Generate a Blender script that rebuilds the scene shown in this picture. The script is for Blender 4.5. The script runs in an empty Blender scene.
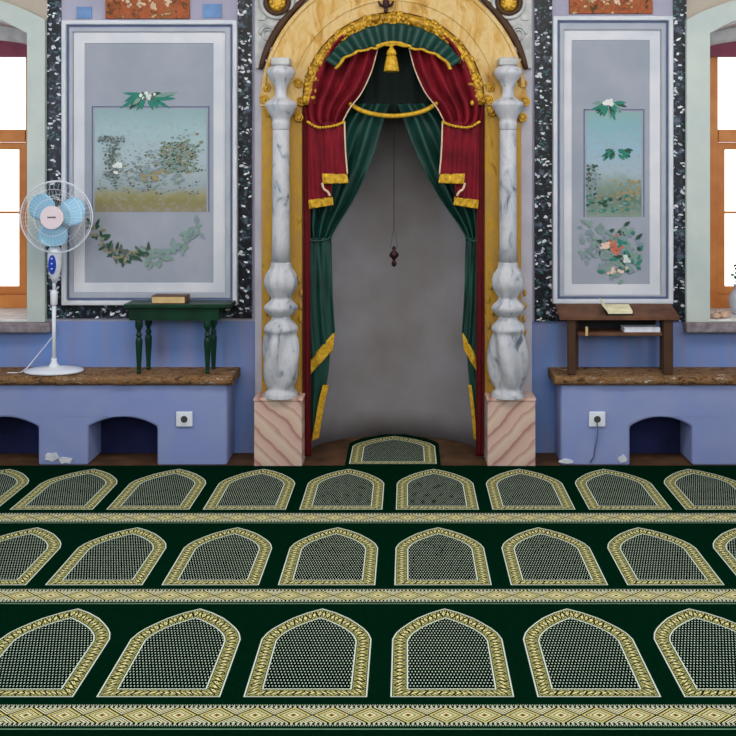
import bpy, bmesh, math, random
from mathutils import Vector, noise
random.seed(7)
PI = math.pi
sc = bpy.context.scene
COL = sc.collection
# ---------------------------------------------------------------- camera, world, light
F = 950.0; CX = 407.0; CY = 175.0; EYE = 1.55      # the lens in pixels of the 736 frame, eye height in metres
cam = bpy.data.cameras.new('camera'); camo = bpy.data.objects.new('camera', cam); COL.objects.link(camo)
camo.location = (0, 0, EYE); camo.rotation_euler = (PI/2, 0, 0)
cam.sensor_width = 36; cam.lens = 36*F/736; cam.shift_x = (368-CX)/736; cam.shift_y = (CY-368)/736
cam.clip_start = 0.05
sc.camera = camo
w = bpy.data.worlds.new('overcast_sky'); sc.world = w; w.use_nodes = True
bg = w.node_tree.nodes['Background']; bg.inputs[0].default_value = (1, .97, .93, 1); bg.inputs[1].default_value = 2.6
def area(name, loc, rot, sx, sy, power, col):
    l = bpy.data.lights.new(name, 'AREA'); l.shape = 'RECTANGLE'; l.size = sx; l.size_y = sy; l.energy = power; l.color = col
    o = bpy.data.objects.new(name, l); COL.objects.link(o); o.location = loc; o.rotation_euler = rot; return o
area('fill_light_behind', (0.2, -0.9, 2.3), (PI/2-.05, 0, 0), 4.6, 1.4, 62, (1, .97, .94))  # added fill light behind the camera, no window there
area('fill_light_above', (-.1, 3.3, 3.24), (.42, 0, 0), 4.8, 1.0, 84, (1, .96, .9))  # added overhead fill under the closed ceiling, no real source
area('cool_fill_right', (2.95, 3.0, 2.0), (0, PI/2, -.45), 1.4, 2.2, 44, (.78, .89, 1))  # added cool fill at the right wall, which has no opening
area('cool_fill_left', (-3.15, 3.0, 2.0), (0, -PI/2, .45), 1.4, 2.2, 44, (.78, .89, 1))  # added cool fill at the left wall, likewise without a source
sc.view_settings.view_transform = 'Standard'; sc.view_settings.look = 'None'
sc.view_settings.exposure = 0.17; sc.view_settings.gamma = 1; sc.view_settings.use_curve_mapping = False

# ---------------------------------------------------------------- helpers
def lin(c):
    return tuple(((v/255)/12.92 if v/255 <= .04045 else ((v/255+.055)/1.055)**2.4) for v in c) + (1,)
def X(px, Y): return (px-CX)*Y/F
def Z(py, Y): return EYE-(py-CY)*Y/F
def P(px, py, Y): return Vector((X(px, Y), Y, Z(py, Y)))

class S:                                               # a socket with arithmetic
    nt = None
    def __init__(s, v): s.v = v
def mth(op, *a, clamp=False):
    n = S.nt.nodes.new('ShaderNodeMath'); n.operation = op; n.use_clamp = clamp
    for i, x in enumerate(a):
        if isinstance(x, S): S.nt.links.new(x.v, n.inputs[i])
        else: n.inputs[i].default_value = x
    return S(n.outputs[0])
for nm, op in (('add', 'ADD'), ('sub', 'SUBTRACT'), ('mul', 'MULTIPLY'), ('truediv', 'DIVIDE')):
    setattr(S, '__%s__' % nm, (lambda op: lambda a, b: mth(op, a, b))(op))
    setattr(S, '__r%s__' % nm, (lambda op: lambda a, b: mth(op, b, a))(op))
def lt(a, b): return mth('LESS_THAN', a, b)
def gt(a, b): return mth('GREATER_THAN', a, b)
def ab(a): return mth('ABSOLUTE', a)
def fr(a): return mth('FRACT', a)
def mn(a, b): return mth('MINIMUM', a, b)
def mx(a, b): return mth('MAXIMUM', a, b)
def tri(a): return ab(fr(a)-.5)*2                     # 1 at integers, 0 halfway
def mix(f, a, b):
    n = S.nt.nodes.new('ShaderNodeMix'); n.data_type = 'RGBA'
    for i, x in ((0, f), (6, a), (7, b)):
        if isinstance(x, S): S.nt.links.new(x.v, n.inputs[i])
        else: n.inputs[i].default_value = x
    return S(n.outputs[2])
def newmat(name, rough=.7, metal=0, spec=.3):
    m = bpy.data.materials.new(name); m.use_nodes = True
    b = m.node_tree.nodes['Principled BSDF']
    b.inputs['Roughness'].default_value = rough; b.inputs['Metallic'].default_value = metal
    b.inputs['Specular IOR Level'].default_value = spec
    S.nt = m.node_tree
    return m, b
def coords(kind='Object'):
    n = S.nt.nodes.new('ShaderNodeTexCoord'); s = S.nt.nodes.new('ShaderNodeSeparateXYZ')
    S.nt.links.new(n.outputs[kind], s.inputs[0])
    return S(n.outputs[kind]), S(s.outputs[0]), S(s.outputs[1]), S(s.outputs[2])
def nz(scale, detail=3, vec=None, dist=0, rough=.5, stretch=None):
    n = S.nt.nodes.new('ShaderNodeTexNoise'); n.inputs['Scale'].default_value = scale; n.inputs['Detail'].default_value = detail
    n.inputs['Distortion'].default_value = dist; n.inputs['Roughness'].default_value = rough
    v = vec or coords()[0]
    if stretch:
        mp = S.nt.nodes.new('ShaderNodeMapping'); mp.inputs['Scale'].default_value = stretch[0]; mp.inputs['Rotation'].default_value = stretch[1]
        S.nt.links.new(v.v, mp.inputs[0]); v = S(mp.outputs[0])
    S.nt.links.new(v.v, n.inputs['Vector'])
    return S(n.outputs['Fac'])
def ramp(f, stops, interp='LINEAR'):
    n = S.nt.nodes.new('ShaderNodeValToRGB'); n.color_ramp.interpolation = interp
    e = n.color_ramp.elements
    while len(e) < len(stops): e.new(.5)
    for i, (p, c) in enumerate(stops): e[i].position = p; e[i].color = c
    S.nt.links.new(f.v, n.inputs[0]); return S(n.outputs[0])
def setc(b, c): S.nt.links.new(c.v, b.inputs['Base Color'])
def bump(b, h, strength=.3, dist=.01):
    n = S.nt.nodes.new('ShaderNodeBump'); n.inputs['Strength'].default_value = strength; n.inputs['Distance'].default_value = dist
    S.nt.links.new(h.v, n.inputs['Height']); S.nt.links.new(n.outputs[0], b.inputs['Normal'])
def plain(name, c, rough=.7, metal=0, var=.12, scale=18, bmp=.15, spec=.3, c2=None):
    m, b = newmat(name, rough, metal, spec)
    a = lin(c); d = lin(c2) if c2 else tuple(v*(1-var*2) for v in a[:3])+(1,)
    f = nz(scale, 4)
    setc(b, ramp(f, [(.35, a), (.7, d)]))
    if bmp: bump(b, f, bmp, .004)
    return m

# -- cloths, metals, paints
M = {}
M['ceiling'] = plain('cream_plaster', (205, 200, 190))
M['side_wall'] = plain('pale_blue_plaster', (170, 176, 198))
M['floor'] = plain('old_brown_floorboards', (96, 66, 42), .8, var=.3, scale=9)
M['blue'] = plain('blue_limewash', (134, 148, 198), .85, c2=(146, 156, 198), scale=5, bmp=.25)
M['white'] = plain('white_plaster_chip', (222, 226, 232), .9)
M['trimwin'] = plain('pale_green_window_paint', (196, 204, 196), .6, c2=(180, 192, 190), scale=4)
M['soffit'] = plain('white_soffit_paint', (238, 236, 232), .8)
M['orange'] = plain('orange_varnished_pine', (222, 146, 76), .45, c2=(204, 120, 54), scale=7)
M['redwood'] = plain('red_purple_painted_wood', (150, 72, 92), .6)
M['sill'] = plain('worn_stone_sill', (150, 140, 146), .8, c2=(110, 98, 100), scale=22)
M['framewhite'] = plain('white_moulding_paint', (214, 216, 220), .5, c2=(194, 200, 210), scale=6, bmp=0)
M['frameblue'] = plain('grey_blue_moulding_paint', (160, 166, 178), .6, c2=(172, 176, 186), scale=8, bmp=0)
M['framedark'] = plain('dark_blue_moulding_groove', (98, 110, 142), .6, bmp=0)
M['canvas'] = plain('grey_lavender_painted_ground', (158, 162, 174), .8, c2=(146, 154, 166), scale=5, bmp=0)
M['mat'] = plain('pale_grey_painted_border', (214, 214, 218), .7, c2=(196, 200, 208), scale=5, bmp=0)
M['skyblue'] = plain('sky_blue_paint', (112, 148, 194), .7, bmp=0)
M['gold'] = plain('gilded_paint', (206, 162, 40), .42, .3, c2=(150, 104, 18), scale=30, spec=.5)
M['goldcloth'] = plain('gold_braid', (216, 174, 44), .55, .1, c2=(176, 126, 24), scale=60)
M['cream'] = plain('cream_piping', (226, 200, 170), .7)
M['red'] = plain('crimson_velvet', (126, 18, 34), .75, c2=(92, 10, 24), scale=10, spec=.2)
M['darkred'] = plain('dark_red_cloth', (92, 14, 20), .8, spec=.2)
M['green'] = plain('bottle_green_satin', (8, 62, 52), .5, c2=(5, 44, 38), scale=8, spec=.4)
M['darkgreen'] = plain('dark_green_lining', (5, 22, 18), .8, spec=.2)
M['carving'] = plain('carved_grey_white_marble', (196, 196, 192), .6, c2=(150, 152, 154), scale=14)
M['column'] = None
M['whiteplastic'] = plain('white_plastic', (228, 232, 240), .35, bmp=0, var=.02)
M['pinkplastic'] = plain('off_white_hub_plastic', (226, 208, 212), .35, bmp=0, var=.02)
M['blueplastic'] = plain('royal_blue_plastic', (24, 62, 170), .3, bmp=0, var=.02)
M['black'] = plain('black_paint', (14, 14, 18), .5)
M['iron'] = plain('dark_red_iron', (52, 16, 20), .45, .3)
M['chain'] = plain('dull_grey_chain', (84, 86, 84), .5, .5)
M['greenpaint'] = plain('dark_green_gloss_paint', (8, 56, 34), .4, c2=(6, 40, 24), scale=10)
M['brown'] = plain('brown_stained_wood', (108, 72, 50), .6, c2=(78, 48, 34), scale=12)
M['darkbrown'] = plain('dark_walnut_wood', (74, 48, 30), .6)
M['paper'] = plain('cream_page_edges', (216, 186, 130), .8)
M['whitepaper'] = plain('white_paper', (226, 228, 236), .8)
M['openpage'] = plain('open_cream_pages', (230, 222, 186), .8)
M['leather'] = plain('brown_leather_cover', (96, 62, 40), .5)
M['leafgreen'] = plain('leaf_green', (60, 120, 60), .5)
M['porcelain'] = plain('pale_blue_porcelain', (214, 224, 236), .2, bmp=0)
M['stonebeige'] = plain('pinkish_beige_stone', (222, 186, 160), .8)
M['shell'] = plain('grey_niche_plaster', (148, 145, 150), .85, c2=(134, 128, 128), scale=4)

m, b = newmat('pale_blue_translucent_blade', .25); b.inputs['Base Color'].default_value = lin((148, 196, 222)); M['blade'] = m
m, b = newmat('window_glass', .05, 0, .5); b.inputs['Transmission Weight'].default_value = 1; b.inputs['IOR'].default_value = 1.02; M['glass'] = m

def wall_mat():
    m, b = newmat('grey_lavender_wall_with_blue_dado', .85)
    v, x, y, z = coords()
    n = nz(3, 4); n2 = nz(20, 3)
    up = ramp(n, [(.3, lin((172, 172, 190))), (.7, lin((156, 152, 172)))])
    lo = ramp(nz(4, 4, stretch=((3, 1, .5), (0, 0, 0))), [(.35, lin((112, 146, 206))), (.65, lin((132, 144, 190)))])
    beige = ramp(n, [(.3, lin((190, 178, 162))), (.7, lin((172, 162, 150)))])
    c = mix(gt(z, .735), lo, up)
    c = mix(mth('MULTIPLY', gt(z, 2.30), gt(ab(x+.23), 1.75)), c, beige)
    setc(b, c); bump(b, n2, .2, .004); return m
M['wall'] = wall_mat()
def speck_marble():
    m, b = newmat('black_speckled_marble_paint', .4)
    v = coords()[0]
    vo = S.nt.nodes.new('ShaderNodeTexVoronoi'); vo.inputs['Scale'].default_value = 40; vo.inputs['Randomness'].default_value = 1
    mp = S.nt.nodes.new('ShaderNodeMapping'); mp.inputs['Rotation'].default_value = (0, .7, 0); mp.inputs['Scale'].default_value = (1, 1, 1.7)
    nn = S.nt.nodes.new('ShaderNodeTexNoise'); nn.inputs['Scale'].default_value = 22
    va = S.nt.nodes.new('ShaderNodeVectorMath'); va.operation = 'MULTIPLY_ADD'; va.inputs[1].default_value = (.05, .05, .05)
    S.nt.links.new(v.v, nn.inputs['Vector']); S.nt.links.new(nn.outputs['Color'], va.inputs[0]); S.nt.links.new(v.v, va.inputs[2])
    S.nt.links.new(va.outputs[0], mp.inputs[0]); S.nt.links.new(mp.outputs[0], vo.inputs['Vector'])
    sp = S.nt.nodes.new('ShaderNodeSeparateColor'); S.nt.links.new(vo.outputs['Color'], sp.inputs[0])
    r = S(sp.outputs[0]); g = S(sp.outputs[1]); d = S(vo.outputs['Distance'])
    base = ramp(nz(30, 4, v, .6), [(.42, lin((6, 8, 12))), (.55, lin((22, 28, 40))), (.7, lin((92, 102, 122)))])
    white = mth('MULTIPLY', gt(r, .77), lt(d, .5))
    teal = mth('MULTIPLY', lt(r, .2), lt(d, .4))
    c = mix(white, base, ramp(g, [(0, lin((150, 156, 168))), (1, lin((236, 238, 240)))]))
    c = mix(teal, c, lin((50, 96, 96)))
    setc(b, c); return m
M['speck'] = speck_marble()
def gold_marble(name, a, c_, d, sc_=5):
    m, b = newmat(name, .5)
    f = nz(sc_, 5, None, 1.2, .6, stretch=((1.6, 1, .7), (0, .6, 0)))
    g = nz(40, 3)
    c = ramp(f, [(.28, lin(d)), (.42, lin(a)), (.56, lin(c_)), (.74, lin(a))])
    setc(b, c); bump(b, g, .15, .004); return m
M['goldmarble'] = gold_marble('ochre_marbled_paint', (194, 150, 70), (208, 180, 124), (140, 96, 30), 7)
M['goldjamb'] = gold_marble('deep_gold_marbled_paint', (190, 148, 40), (176, 134, 62), (150, 104, 20), 9)
M['column'] = gold_marble('grey_veined_white_marble', (176, 180, 188), (196, 196, 200), (84, 92, 106), 10)
def pink_marble():
    m, b = newmat('pink_veined_marble', .4)
    v, x, y, z = coords()
    n = nz(6, 4)
    f = fr((z-ab(x+.074))*5.5+n*.55)
    c = ramp(f, [(0, lin((214, 184, 168))), (.3, lin((206, 172, 158))), (.44, lin((168, 118, 108))), (.5, lin((208, 176, 158))), (.8, lin((216, 192, 172))), (.95, lin((192, 154, 138)))])
    setc(b, c); return m
M['pink'] = pink_marble()
def board_mat():
    m, b = newmat('weathered_wooden_board', .85)
    f = nz(24, 7, None, .8, .78, stretch=((.7, 1.2, 1.6), (0, 0, 0)))
    setc(b, ramp(f, [(.40, lin((36, 24, 18))), (.47, lin((122, 88, 54))), (.53, lin((158, 118, 76))), (.58, lin((66, 44, 32))), (.64, lin((206, 190, 168)))]))
    bump(b, f, .7, .01); return m
M['board'] = board_mat()
def floral():
    m, b = newmat('orange_brown_floral_paint', .7)
    f = nz(26, 4, None, .8)
    v, x, y, z = coords()
    c = ramp(f, [(.33, lin((70, 60, 30))), (.44, lin((150, 78, 44))), (.56, lin((170, 92, 52))), (.62, lin((110, 66, 30))), (.72, lin((226, 200, 150)))])
    setc(b, c); return m
M['floral'] = floral()
M['navy'] = plain('navy_recess_shade', (38, 46, 92), .9, c2=(28, 34, 72), scale=6)  # shade of the bench recesses, put into the colour

# -- carpet materials
CG = lin((3, 36, 20)); CK = lin((3, 18, 12)); CWH = lin((214, 222, 205)); CGO = lin((182, 174, 98)); CGL = lin((232, 228, 180))
def carpet_green():
    m, b = newmat('dark_green_pile', 1, 0, 0)
    f = nz(240, 2)
    setc(b, ramp(f, [(.3, lin((2, 38, 22))), (.7, lin((1, 24, 13)))])); bump(b, f, .3, .002); return m
def carpet_field():
    m, b = newmat('dotted_black_green_field', 1, 0, 0)
    v, x, y, z = coords()
    r = y/.0165
    row = mth('FLOOR', r)
    fx = fr(x/.0104 + row*.5) - .5
    fy = fr(r) - .5
    d = mth('SQRT', fx*fx*1.0 + fy*fy*.8)
    c = mix(lt(d, .215), lin((2, 16, 12)), lin((196, 212, 190)))
    setc(b, c); return m
def carpet_ring():
    m, b = newmat('gold_zigzag_border', 1, 0, 0)
    n = S.nt.nodes.new('ShaderNodeUVMap'); s = S.nt.nodes.new('ShaderNodeSeparateXYZ'); S.nt.links.new(n.outputs[0], s.inputs[0])
    u, v = S(s.outputs[0]), S(s.outputs[1])
    e = mn(v, 1-v)
    zz = ab(tri(u/.038)*.8 + .1 - v)                   # zigzag line
    zz2 = ab(.9 - tri(u/.038)*.8 - v)
    c = mix(lt(zz, .13), CGO, CK)
    c = mix(lt(zz2, .07), c, lin((60, 58, 24)))
    dd = ab(fr(u/.038)-.5)*1.4 + ab(v-.5)*1.3
    c = mix(lt(dd, .2), c, CGL)
    d2 = ab(fr(u/.038+.5)-.5)*1.4 + ab(v-.5)*1.3
    c = mix(lt(d2, .24), c, CGL)
    c = mix(lt(d2, .1), c, lin((120, 96, 40)))
    inb = lt(e, .2)
    dots = gt(tri(u/.0095), .5)
    c = mix(inb, c, mix(dots, CK, lin((186, 190, 130))))
    c = mix(lt(e, .13), c, CK)
    c = mix(lt(e, .09), c, CWH)
    setc(b, c); return m
def carpet_stripe():
    m, b = newmat('gold_diamond_stripe', 1, 0, 0)
    n = S.nt.nodes.new('ShaderNodeUVMap'); s = S.nt.nodes.new('ShaderNodeSeparateXYZ'); S.nt.links.new(n.outputs[0], s.inputs[0])
    u, v = S(s.outputs[0]), S(s.outputs[1])            # u in tiles, v 0..1
    a = ab(fr(u)-.5)*2; h = ab(v-.5)*2/.8
    d = a + h                                          # diamond centred in the tile, 1 on its rim
    c = mix(lt(d, 1.0), lin((222, 220, 180)), CGL)
    for lo, hi, col in ((.93, 1.07, CK), (.80, .93, lin((200, 184, 96))), (.66, .76, CK), (.50, .60, CGO), (.36, .44, lin((60, 50, 26))), (0, .2, lin((168, 130, 66))), (0, .09, CK)):
        c = mix(mth('MULTIPLY', gt(d, lo), lt(d, hi)), c, col)
    for lo, hi, col in ((1.18, 1.26, CK), (1.38, 1.46, lin((90, 80, 36))), (1.6, 1.72, CK)):
        c = mix(mth('MULTIPLY', gt(d, lo), lt(d, hi)), c, col)
    e = mn(v, 1-v)
    c = mix(lt(e, .15), c, mix(gt(tri(u*8), .5), CK, lin((190, 196, 176))))
    c = mix(lt(e, .05), c, mix(gt(tri(u*16), .5), CK, lin((170, 180, 150))))
    setc(b, c); return m
M['cg'] = carpet_green(); M['cf'] = carpet_field(); M['cr'] = carpet_ring(); M['cs'] = carpet_stripe()
M['cline'] = plain('pale_green_woven_line', (120, 160, 126), .95, bmp=0)

# -- mesh helpers
def bmn(): return bmesh.new()
def box(bm, x0, x1, y0, y1, z0, z1, mi=0):
    vs = [bm.verts.new(p) for p in ((x0, y0, z0), (x1, y0, z0), (x1, y1, z0), (x0, y1, z0), (x0, y0, z1), (x1, y0, z1), (x1, y1, z1), (x0, y1, z1))]
    for f in ((3, 2, 1, 0), (4, 5, 6, 7), (0, 1, 5, 4), (1, 2, 6, 5), (2, 3, 7, 6), (3, 0, 4, 7)):
        q = bm.faces.new([vs[i] for i in f]); q.material_index = mi
    return vs
def grid(bm, fn, nu, nv, close_u=False, mi=0, uv=None):
    V = [[bm.verts.new(fn(i, j)) for j in range(nv)] for i in range(nu)]
    lay = bm.loops.layers.uv.verify() if uv else None
    for i in range(nu if close_u else nu-1):
        for j in range(nv-1):
            q = (V[i][j], V[(i+1) % nu][j], V[(i+1) % nu][j+1], V[i][j+1])
            f = bm.faces.new(q); f.material_index = mi; f.smooth = True
            if uv:
                for l, (a, c) in zip(f.loops, ((i, j), (i+1, j), (i+1, j+1), (i, j+1))): l[lay].uv = uv(a, c)
    return V
def tube(bm, pts, r, n=8, mi=0, closed=False):
    pts = [Vector(p) for p in pts]; rings = []
    N = len(pts)
    for i, p in enumerate(pts):
        a = pts[(i-1) % N] if (closed or i > 0) else p; c = pts[(i+1) % N] if (closed or i < N-1) else p
        d = (c-a).normalized() if (c-a).length else Vector((0, 0, 1))
        up = Vector((0, 1, 0)) if abs(d.y) < .9 else Vector((1, 0, 0))
        s = d.cross(up).normalized(); t = d.cross(s).normalized()
        rr = r[i] if isinstance(r, (list, tuple)) else r
        rings.append([bm.verts.new(p+(s*math.cos(2*PI*k/n)+t*math.sin(2*PI*k/n))*rr) for k in range(n)])
    for i in range(N if closed else N-1):
        A, B = rings[i], rings[(i+1) % N]
        for k in range(n):
            f = bm.faces.new((A[k], A[(k+1) % n], B[(k+1) % n], B[k])); f.smooth = True; f.material_index = mi
    if not closed:
        for R in (rings[0], rings[-1]):
            f = bm.faces.new(R); f.material_index = mi
def lathe(bm, c, prof, n=32, mod=None, mi=0):
    c = Vector(c)
    def fn(i, j):
        r, z = prof[j]; a = 2*PI*i/n
        if mod: r = r*mod(a, z)
        return c+Vector((math.cos(a)*r, math.sin(a)*r, z))
    V = grid(bm, fn, n, len(prof), True, mi)
    for j in (0, len(prof)-1):
        if prof[j][0] > 1e-4:
            try: bm.faces.new([V[i][j] for i in range(n)]).material_index = mi
            except ValueError: pass
def ball(bm, c, r, sx=1, sy=1, sz=1, n=8, mi=0):
    c = Vector(c)
    def fn(i, j):
        a = 2*PI*i/n; t = PI*(j+.001)/(n-1+.002) if n > 1 else 0
        return c+Vector((math.sin(t)*math.cos(a)*r*sx, math.sin(t)*math.sin(a)*r*sy, math.cos(t)*r*sz))
    grid(bm, fn, n, n, True, mi)
def plate(bm, outer, holes, y0, y1, mi=0):
    """flat plate in the XZ plane with holes, from depth y0 back to y1"""
    es = []
    for loop in [outer]+holes:
        vs = [bm.verts.new((x, y0, z)) for x, z in loop]
        es += [bm.edges.new((vs[i], vs[(i+1) % len(vs)])) for i in range(len(vs))]
    r = bmesh.ops.triangle_fill(bm, use_beauty=True, use_dissolve=False, edges=es)
    fs = [g for g in r['geom'] if isinstance(g, bmesh.types.BMFace)]
    e = bmesh.ops.extrude_face_region(bm, geom=fs)
    nv = [g for g in e['geom'] if isinstance(g, bmesh.types.BMVert)]
    bmesh.ops.translate(bm, verts=nv, vec=(0, y1-y0, 0))
    for f in bm.faces: f.material_index = mi if f.material_index == 0 else f.material_index
def flat(bm, pts, mi=0):
    vs = [bm.verts.new(p) for p in pts]; f = bm.faces.new(vs); f.material_index = mi; return f
def obj(name, bm, mats, parent=None, bevel=0, solid=0, sub=0, recalc=True):
    if recalc: bmesh.ops.recalc_face_normals(bm, faces=bm.faces[:])
    me = bpy.data.meshes.new(name); bm.to_mesh(me); bm.free()
    if not isinstance(mats, (list, tuple)): mats = [mats]
    for q in mats: me.materials.append(M[q] if isinstance(q, str) else q)
    o = bpy.data.objects.new(name, me); COL.objects.link(o)
    if parent:
        o.parent = parent; o.matrix_parent_inverse.translation = -parent.location
    if solid:
        s = o.modifiers.new('thickness', 'SOLIDIFY'); s.thickness = solid; s.offset = 0
    if bevel:
        s = o.modifiers.new('bevel', 'BEVEL'); s.width = bevel; s.segments = 2; s.limit_method = 'ANGLE'; s.angle_limit = .6
    if sub:
        s = o.modifiers.new('smooth', 'SUBSURF'); s.levels = s.render_levels = sub
    return o
def tag(o, label, cat, group=None):
    o['label'] = label; o['category'] = cat
    if group: o['group'] = group
    return o
def thing(name, loc, label, cat, group=None):
    o = bpy.data.objects.new(name, None); o.empty_display_size = .1; o.location = loc; COL.objects.link(o)
    return tag(o, label, cat, group)
def struct(o): o['kind'] = 'structure'; return o
def interp(pts, t):
    """smooth (Catmull-Rom) point on a list of 2D points, t in 0..1"""
    n = len(pts)-1; k = min(int(t*n), n-1); s = t*n-k
    g = lambda i: pts[max(0, min(n, i))]
    out = []
    for d in range(len(pts[0])):
        a, b_, c, e = g(k-1)[d], g(k)[d], g(k+1)[d], g(k+2)[d]
        out.append(.5*((2*b_)+(-a+c)*s+(2*a-5*b_+4*c-e)*s*s+(-a+3*b_-3*c+e)*s**3))
    return out

# ---------------------------------------------------------------- structure
YW = 5.30; YB = 5.86; XL, XR = -3.25, 3.05; YBACK = -1.2; H = 3.3
bm = bmn(); box(bm, XL, XR, YBACK, YW, -.1, 0); box(bm, -.62, .45, YW, 5.8, -.1, 0); struct(obj('floor', bm, 'floor'))
bm = bmn(); box(bm, XL, XR, YBACK, YW, H, H+.1); struct(obj('ceiling', bm, 'ceiling'))
bm = bmn(); box(bm, XL-.2, XL, YBACK, YB, -.1, H+.1); struct(obj('wall_left', bm, 'side_wall'))
bm = bmn(); box(bm, XR, XR+.2, YBACK, YB, -.1, H+.1); struct(obj('wall_right', bm, 'side_wall'))
bm = bmn(); box(bm, XL, XR, YBACK-.2, YBACK, -.1, H+.1); struct(obj('wall_front', bm, 'side_wall'))
SILLZ = .736
def seg_arch(x0, x1, zb, zs, rise, n=14):
    hw = (x1-x0)/2; cx = (x0+x1)/2; R = (hw*hw+rise*rise)/(2*rise); a0 = math.asin(hw/R)
    pts = [(x0, zb), (x1, zb)]
    for i in range(n+1):
        a = a0-2*a0*i/n
        pts.append((cx+R*math.sin(a), zs+rise-R+R*math.cos(a)))
    return pts
WL = (-3.03, -2.104); WR = (1.678, 2.604)
ZSP = 2.336
holes = [seg_arch(x0, x1, SILLZ, ZSP, .13) for x0, x1 in (WL, WR)]
AC = (X(393.5, 5.2), Z(104, 5.2)); AR = .4954
def arch_loop(R, zb, n=28, c=AC, a0=0):
    return [(c[0]-R, zb), (c[0]+R, zb)]+[(c[0]+R*math.cos(PI*i/n), c[1]+R*math.sin(PI*i/n)) for i in range(n+1)]
NR = .52
bm = bmn(); plate(bm, [(XL, -.1), (XR, -.1), (XR, H+.1), (XL, H+.1)], holes+[arch_loop(NR, -.05)], YW, YB)
struct(obj('wall_back', bm, 'wall'))
# windows
for wi, ((x0, x1), side) in enumerate(((WL, -1), (WR, 1))):
    win = struct(bpy.data.objects.new('window_%d' % (wi+1), None)); COL.objects.link(win); win.location = ((x0+x1)/2, 5.8, SILLZ)
    bm = bmn(); t = .118
    plate(bm, seg_arch(x0-t+(.02 if side < 0 else -.012), x1+t-(.02 if side < 0 else 0), SILLZ, ZSP+.075, .15), [seg_arch(x0, x1, SILLZ+.0005, ZSP, .13)], 5.26, 5.299)
    obj('window_surround', bm, 'trimwin', win, bevel=.006)
    bm = bmn(); box(bm, x0-.14, x1+.14, 5.225, 5.299, SILLZ-.055, SILLZ-.001)
    obj('sill_ledge', bm, 'sill', win, bevel=.008)
    bm = bmn(); box(bm, x0+.001, x1-.001, 5.3, 5.78, SILLZ+.0005, SILLZ+.008); obj('sill_top', bm, 'soffit', win)
    # soffit lining
    lo = seg_arch(x0+.002, x1-.002, SILLZ, ZSP-.002, .13)[2:]
    bm = bmn(); grid(bm, lambda i, j: (lo[i][0], 5.301+j*.45, lo[i][1]-.001), len(lo), 2); obj('soffit', bm, 'soffit', win, solid=.004)
    # frame
    c = (x0+x1)/2; g = .205
    bm = bmn(); plate(bm, [(x0+.003, SILLZ+.009), (x1-.003, SILLZ+.009), (x1-.003, 2.30), (x0+.003, 2.30)], [[(x0+g, SILLZ+.09), (x1-g, SILLZ+.09), (x1-g, 2.27), (x0+g, 2.27)]], 5.75, 5.83)
    obj('window_frame', bm, 'orange', win, bevel=.004)
    bm = bmn(); arc = seg_arch(x0+.002, x1-.002, 2.3005, ZSP-.001, .128); plate(bm, arc, [], 5.76, 5.83); obj('arched_infill', bm, 'soffit', win)
    bm = bmn(); lo2 = seg_arch(x0+.1, x1-.1, 2.25, 2.315, .05); plate(bm, [(x0+.1, 2.262), (x1-.1, 2.262)]+lo2[2:], [], 5.72, 5.749); obj('top_rail', bm, 'redwood', win)
    zr = Z(142, 5.76)
    bm = bmn(); box(bm, x0+g, x1-g, 5.74, 5.80, zr, zr+.075); obj('cross_rail', bm, 'orange', win, bevel=.004)
    for k in range(2):
        a0 = x0+g+.001 if k == 0 else c+.004; a1 = c-.004 if k == 0 else x1-g-.001
        bm = bmn(); s = .045
        plate(bm, [(a0, SILLZ+.092), (a1, SILLZ+.092), (a1, zr-.002), (a0, zr-.002)], [[(a0+s, SILLZ+.092+s), (a1-s, SILLZ+.092+s), (a1-s, zr-s), (a0+s, zr-s)]], 5.765, 5.805)
        sash = obj('sash', bm, 'orange', win, bevel=.003)
        bm = bmn(); box(bm, a0+s, a1-s, 5.78, 5.79, 1.315, 1.329); obj('glazing_bar', bm, 'orange', sash)
        bm = bmn(); box(bm, a0+s, a1-s, 5.784, 5.787, SILLZ+.092+s, zr-s); obj('pane', bm, 'glass', sash)
    bm = bmn(); box(bm, c-.02, c+.02, 5.765, 5.8, zr+.075, 2.27); obj('mullion', bm, 'orange', win)
    bm = bmn(); box(bm, x0+g, x1-g, 5.784, 5.787, zr+.075, 2.27); obj('pane', bm, 'glass', win)
# grey pilaster slips beside windows, at the very top
for n_, (a, b2) in enumerate(((34, 47), (688, 700))):
    bm = bmn(); box(bm, X(a, 5.28), X(b2, 5.28), 5.262, 5.299, 2.55, H); struct(obj('trim_%d' % (n_+1), bm, 'framewhite', bevel=.004))

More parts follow.
